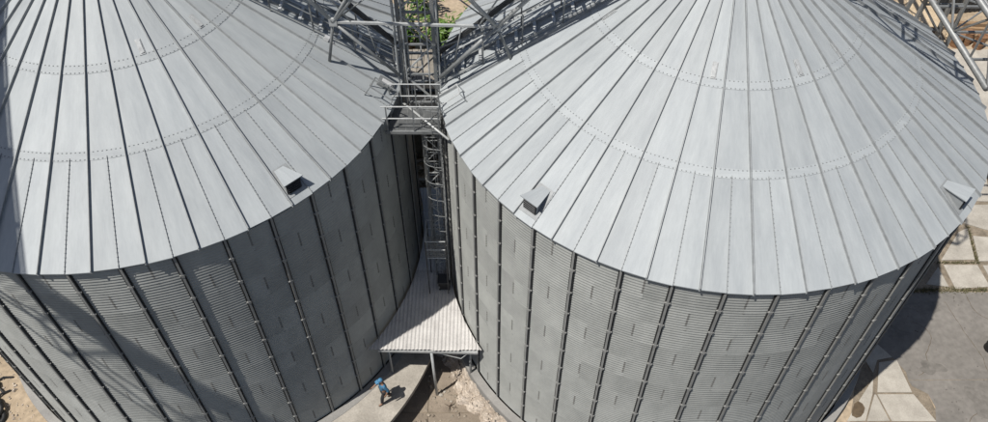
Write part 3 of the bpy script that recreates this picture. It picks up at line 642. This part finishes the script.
# scrap at the left edge
def tyre(x, y, z, rx, label):
    b = MB(); N, n = 20, 8; b.grid(lambda i, j: ((.28+.1*math.cos(6.283*j/n))*math.cos(6.283*i/N), (.28+.1*math.cos(6.283*j/n))*math.sin(6.283*i/N), .09*math.sin(6.283*j/n)), N, n)
    o = b.build('tyre', 'black', None, True); o.location = (x, y, z); o.rotation_euler = (rx, .1, 0); tag(o, label, 'tyre', 'scrap tyres on the sand'); return o
for x, y, z, rx in ((-20.15,14.75,G+.1,0.05),(-20.5,15.25,G+.1,.1),(-20.3,15.0,G+.27,.2)): tyre(x, y, z, rx, 'black scrap tyre on the sand beside the shaded silo')
for i, (x, y, a) in enumerate([(-20.35,15.75,.8),(-20.5,16.1,2.2),(-20.0,14.5,1.6),(-20.6,16.5,.3)]):
    o = MB().tube([(-.3,0,0),(0,.08,.06),(.35,.02,0)], .045, 7).build('scrap_pipe', 'black'); o.location = (x, y, G+.05); o.rotation_euler = (0,0,a)
    tag(o, 'short bent black scrap pipe on the sand beside the shaded silo', 'pipe', 'scrap pipes on the sand')

# ------------------------------------------------------------------ person walking on the apron
def skin(name, joints, edges, m, parent, root=0, sub=2):
    me = bpy.data.meshes.new(name); me.from_pydata([j[:3] for j in joints], edges, []); me.materials.append(M[m])
    o = link(name, me, parent)
    sk = o.modifiers.new('skin', 'SKIN'); sk.use_smooth_shade = True
    lay = me.skin_vertices[0].data if me.skin_vertices else None
    if lay is None:
        import bmesh
        bm = bmesh.new(); bm.from_mesh(me); bm.verts.layers.skin.verify(); bm.to_mesh(me); bm.free(); lay = me.skin_vertices[0].data
    for i, j in enumerate(joints):
        r = j[3]; lay[i].radius = r if isinstance(r, tuple) else (r, r); lay[i].use_root = (i == root)
    s = o.modifiers.new('sub', 'SUBSURF'); s.levels = sub; s.render_levels = sub
    return o
pe = thing('person', 'person in blue shirt and cap with dark trousers walking on the concrete apron', 'person', (-4.36, 15.31, -.02), R(-150))
# local frame: +x forward, +y left, z up ; a walking stride
hip, kneeL, ankL, toeL = (0,.0,.93), (.16,.1,.52), (.22,.10,.09), (.40,.11,.035)
J = [(0,0,.93,.13),(0.01,0,1.15,.135),(.03,0,1.38,.13),(.04,0,1.49,.06),(.06,0,1.56,.07),(.07,0,1.66,.095),(.06,0,1.74,.07),
     (0,.10,.88,.09),(.16,.10,.50,.062),(.20,.10,.10,.042),(.36,.11,.04,.035),
     (0,-.10,.88,.09),(-.02,-.10,.48,.062),(-.26,-.10,.14,.042),(-.14,-.11,.04,.035),
     (.03,.19,1.41,.06),(-.10,.26,1.16,.045),(.02,.27,.92,.033),(.05,.27,.86,.030),
     (.03,-.19,1.41,.06),(.12,-.26,1.15,.045),(.34,-.22,1.08,.033),(.40,-.21,1.07,.030)]
E_ = [(0,1),(1,2),(2,3),(3,4),(4,5),(5,6),(0,7),(7,8),(8,9),(9,10),(0,11),(11,12),(12,13),(13,14),(2,15),(15,16),(16,17),(17,18),(2,19),(19,20),(20,21),(21,22)]
for h, dx, dz in ((18, (.25,0,-1), 0), (22, (1,.1,-.15), 0)):
    d = Vector(dx).normalized(); c = Vector(J[h][:3]); sgn = 1 if h == 18 else -1
    sidev = Vector((0,1,0)).cross(d).normalized() if h == 18 else Vector((0,0,1))
    for k, (off, ln) in enumerate([(-.030,.075),(-.010,.09),(.010,.085),(.030,.065)]):
        p1 = c+sidev*off+d*.05; p2 = p1+d*ln*.6+Vector((0,-sgn*.012,-.004)); i0 = len(J)
        J += [(*p1,.0095),(*p2,.008)]; E_ += [(h,i0),(i0,i0+1)]
    p1 = c+sidev*-.045+d*.005; p2 = p1+d*.045+sidev*-.015; i0 = len(J); J += [(*p1,.011),(*p2,.009)]; E_ += [(h,i0),(i0,i0+1)]
skin('body', J, E_, 'skin', pe, 0, 1)
skin('shirt', [(0,0,.90,(.155,.165)),(0.01,0,1.15,(.15,.165)),(.03,0,1.38,(.14,.16)),(.035,0,1.46,.075),(.03,.19,1.41,.08),(-.10,.26,1.16,.062),(-.05,.265,1.06,.058),(.03,-.19,1.41,.08),(.12,-.26,1.15,.062),(.22,-.24,1.12,.056)], [(0,1),(1,2),(2,3),(2,4),(4,5),(5,6),(2,7),(7,8),(8,9)], 'shirt', pe)
skin('trousers', [(0,0,.95,(.145,.155)),(0,.10,.85,.105),(.16,.10,.50,.078),(.20,.10,.13,.068),(0,-.10,.85,.105),(-.02,-.10,.48,.078),(-.25,-.10,.17,.066)], [(0,1),(1,2),(2,3),(0,4),(4,5),(5,6)], 'trouser', pe)
skin('boot', [(.19,.10,.10,.055),(.22,.10,.05,.05),(.37,.11,.035,.042)], [(0,1),(1,2)], 'boot', pe); skin('boot', [(-.265,-.10,.15,.055),(-.25,-.10,.07,.05),(-.12,-.11,.03,.042)], [(0,1),(1,2)], 'boot', pe)
b = MB()
cx, cy, cz = .065, 0, 1.70
b.grid(lambda i, j: (cx+.108*math.cos(6.283*i/16)*math.cos(R(j*18)), cy+.094*math.sin(6.283*i/16)*math.cos(R(j*18)), cz+.10*math.sin(R(j*18))), 16, 5)
b.add([(cx+.09,-.09,cz+.005),(cx+.21,-.06,cz-.015),(cx+.21,.06,cz-.015),(cx+.09,.09,cz+.005)], [(0,1,2,3)])
b.build('cap', 'cap', pe, True)
b = MB(); b.box((cx+.10,0,1.645), (.03,.025,.035)); b.build('nose', 'skin', pe)
for s_ in (-1,1): MB().box((cx+.088, s_*.035, 1.67), (.012,.022,.012)).build('eye', 'black', pe); MB().box((cx, s_*.098, 1.655), (.035,.02,.055)).build('ear', 'skin', pe)
MB().box((cx+.088,0,1.605), (.012,.045,.010)).build('mouth', 'rust', pe)
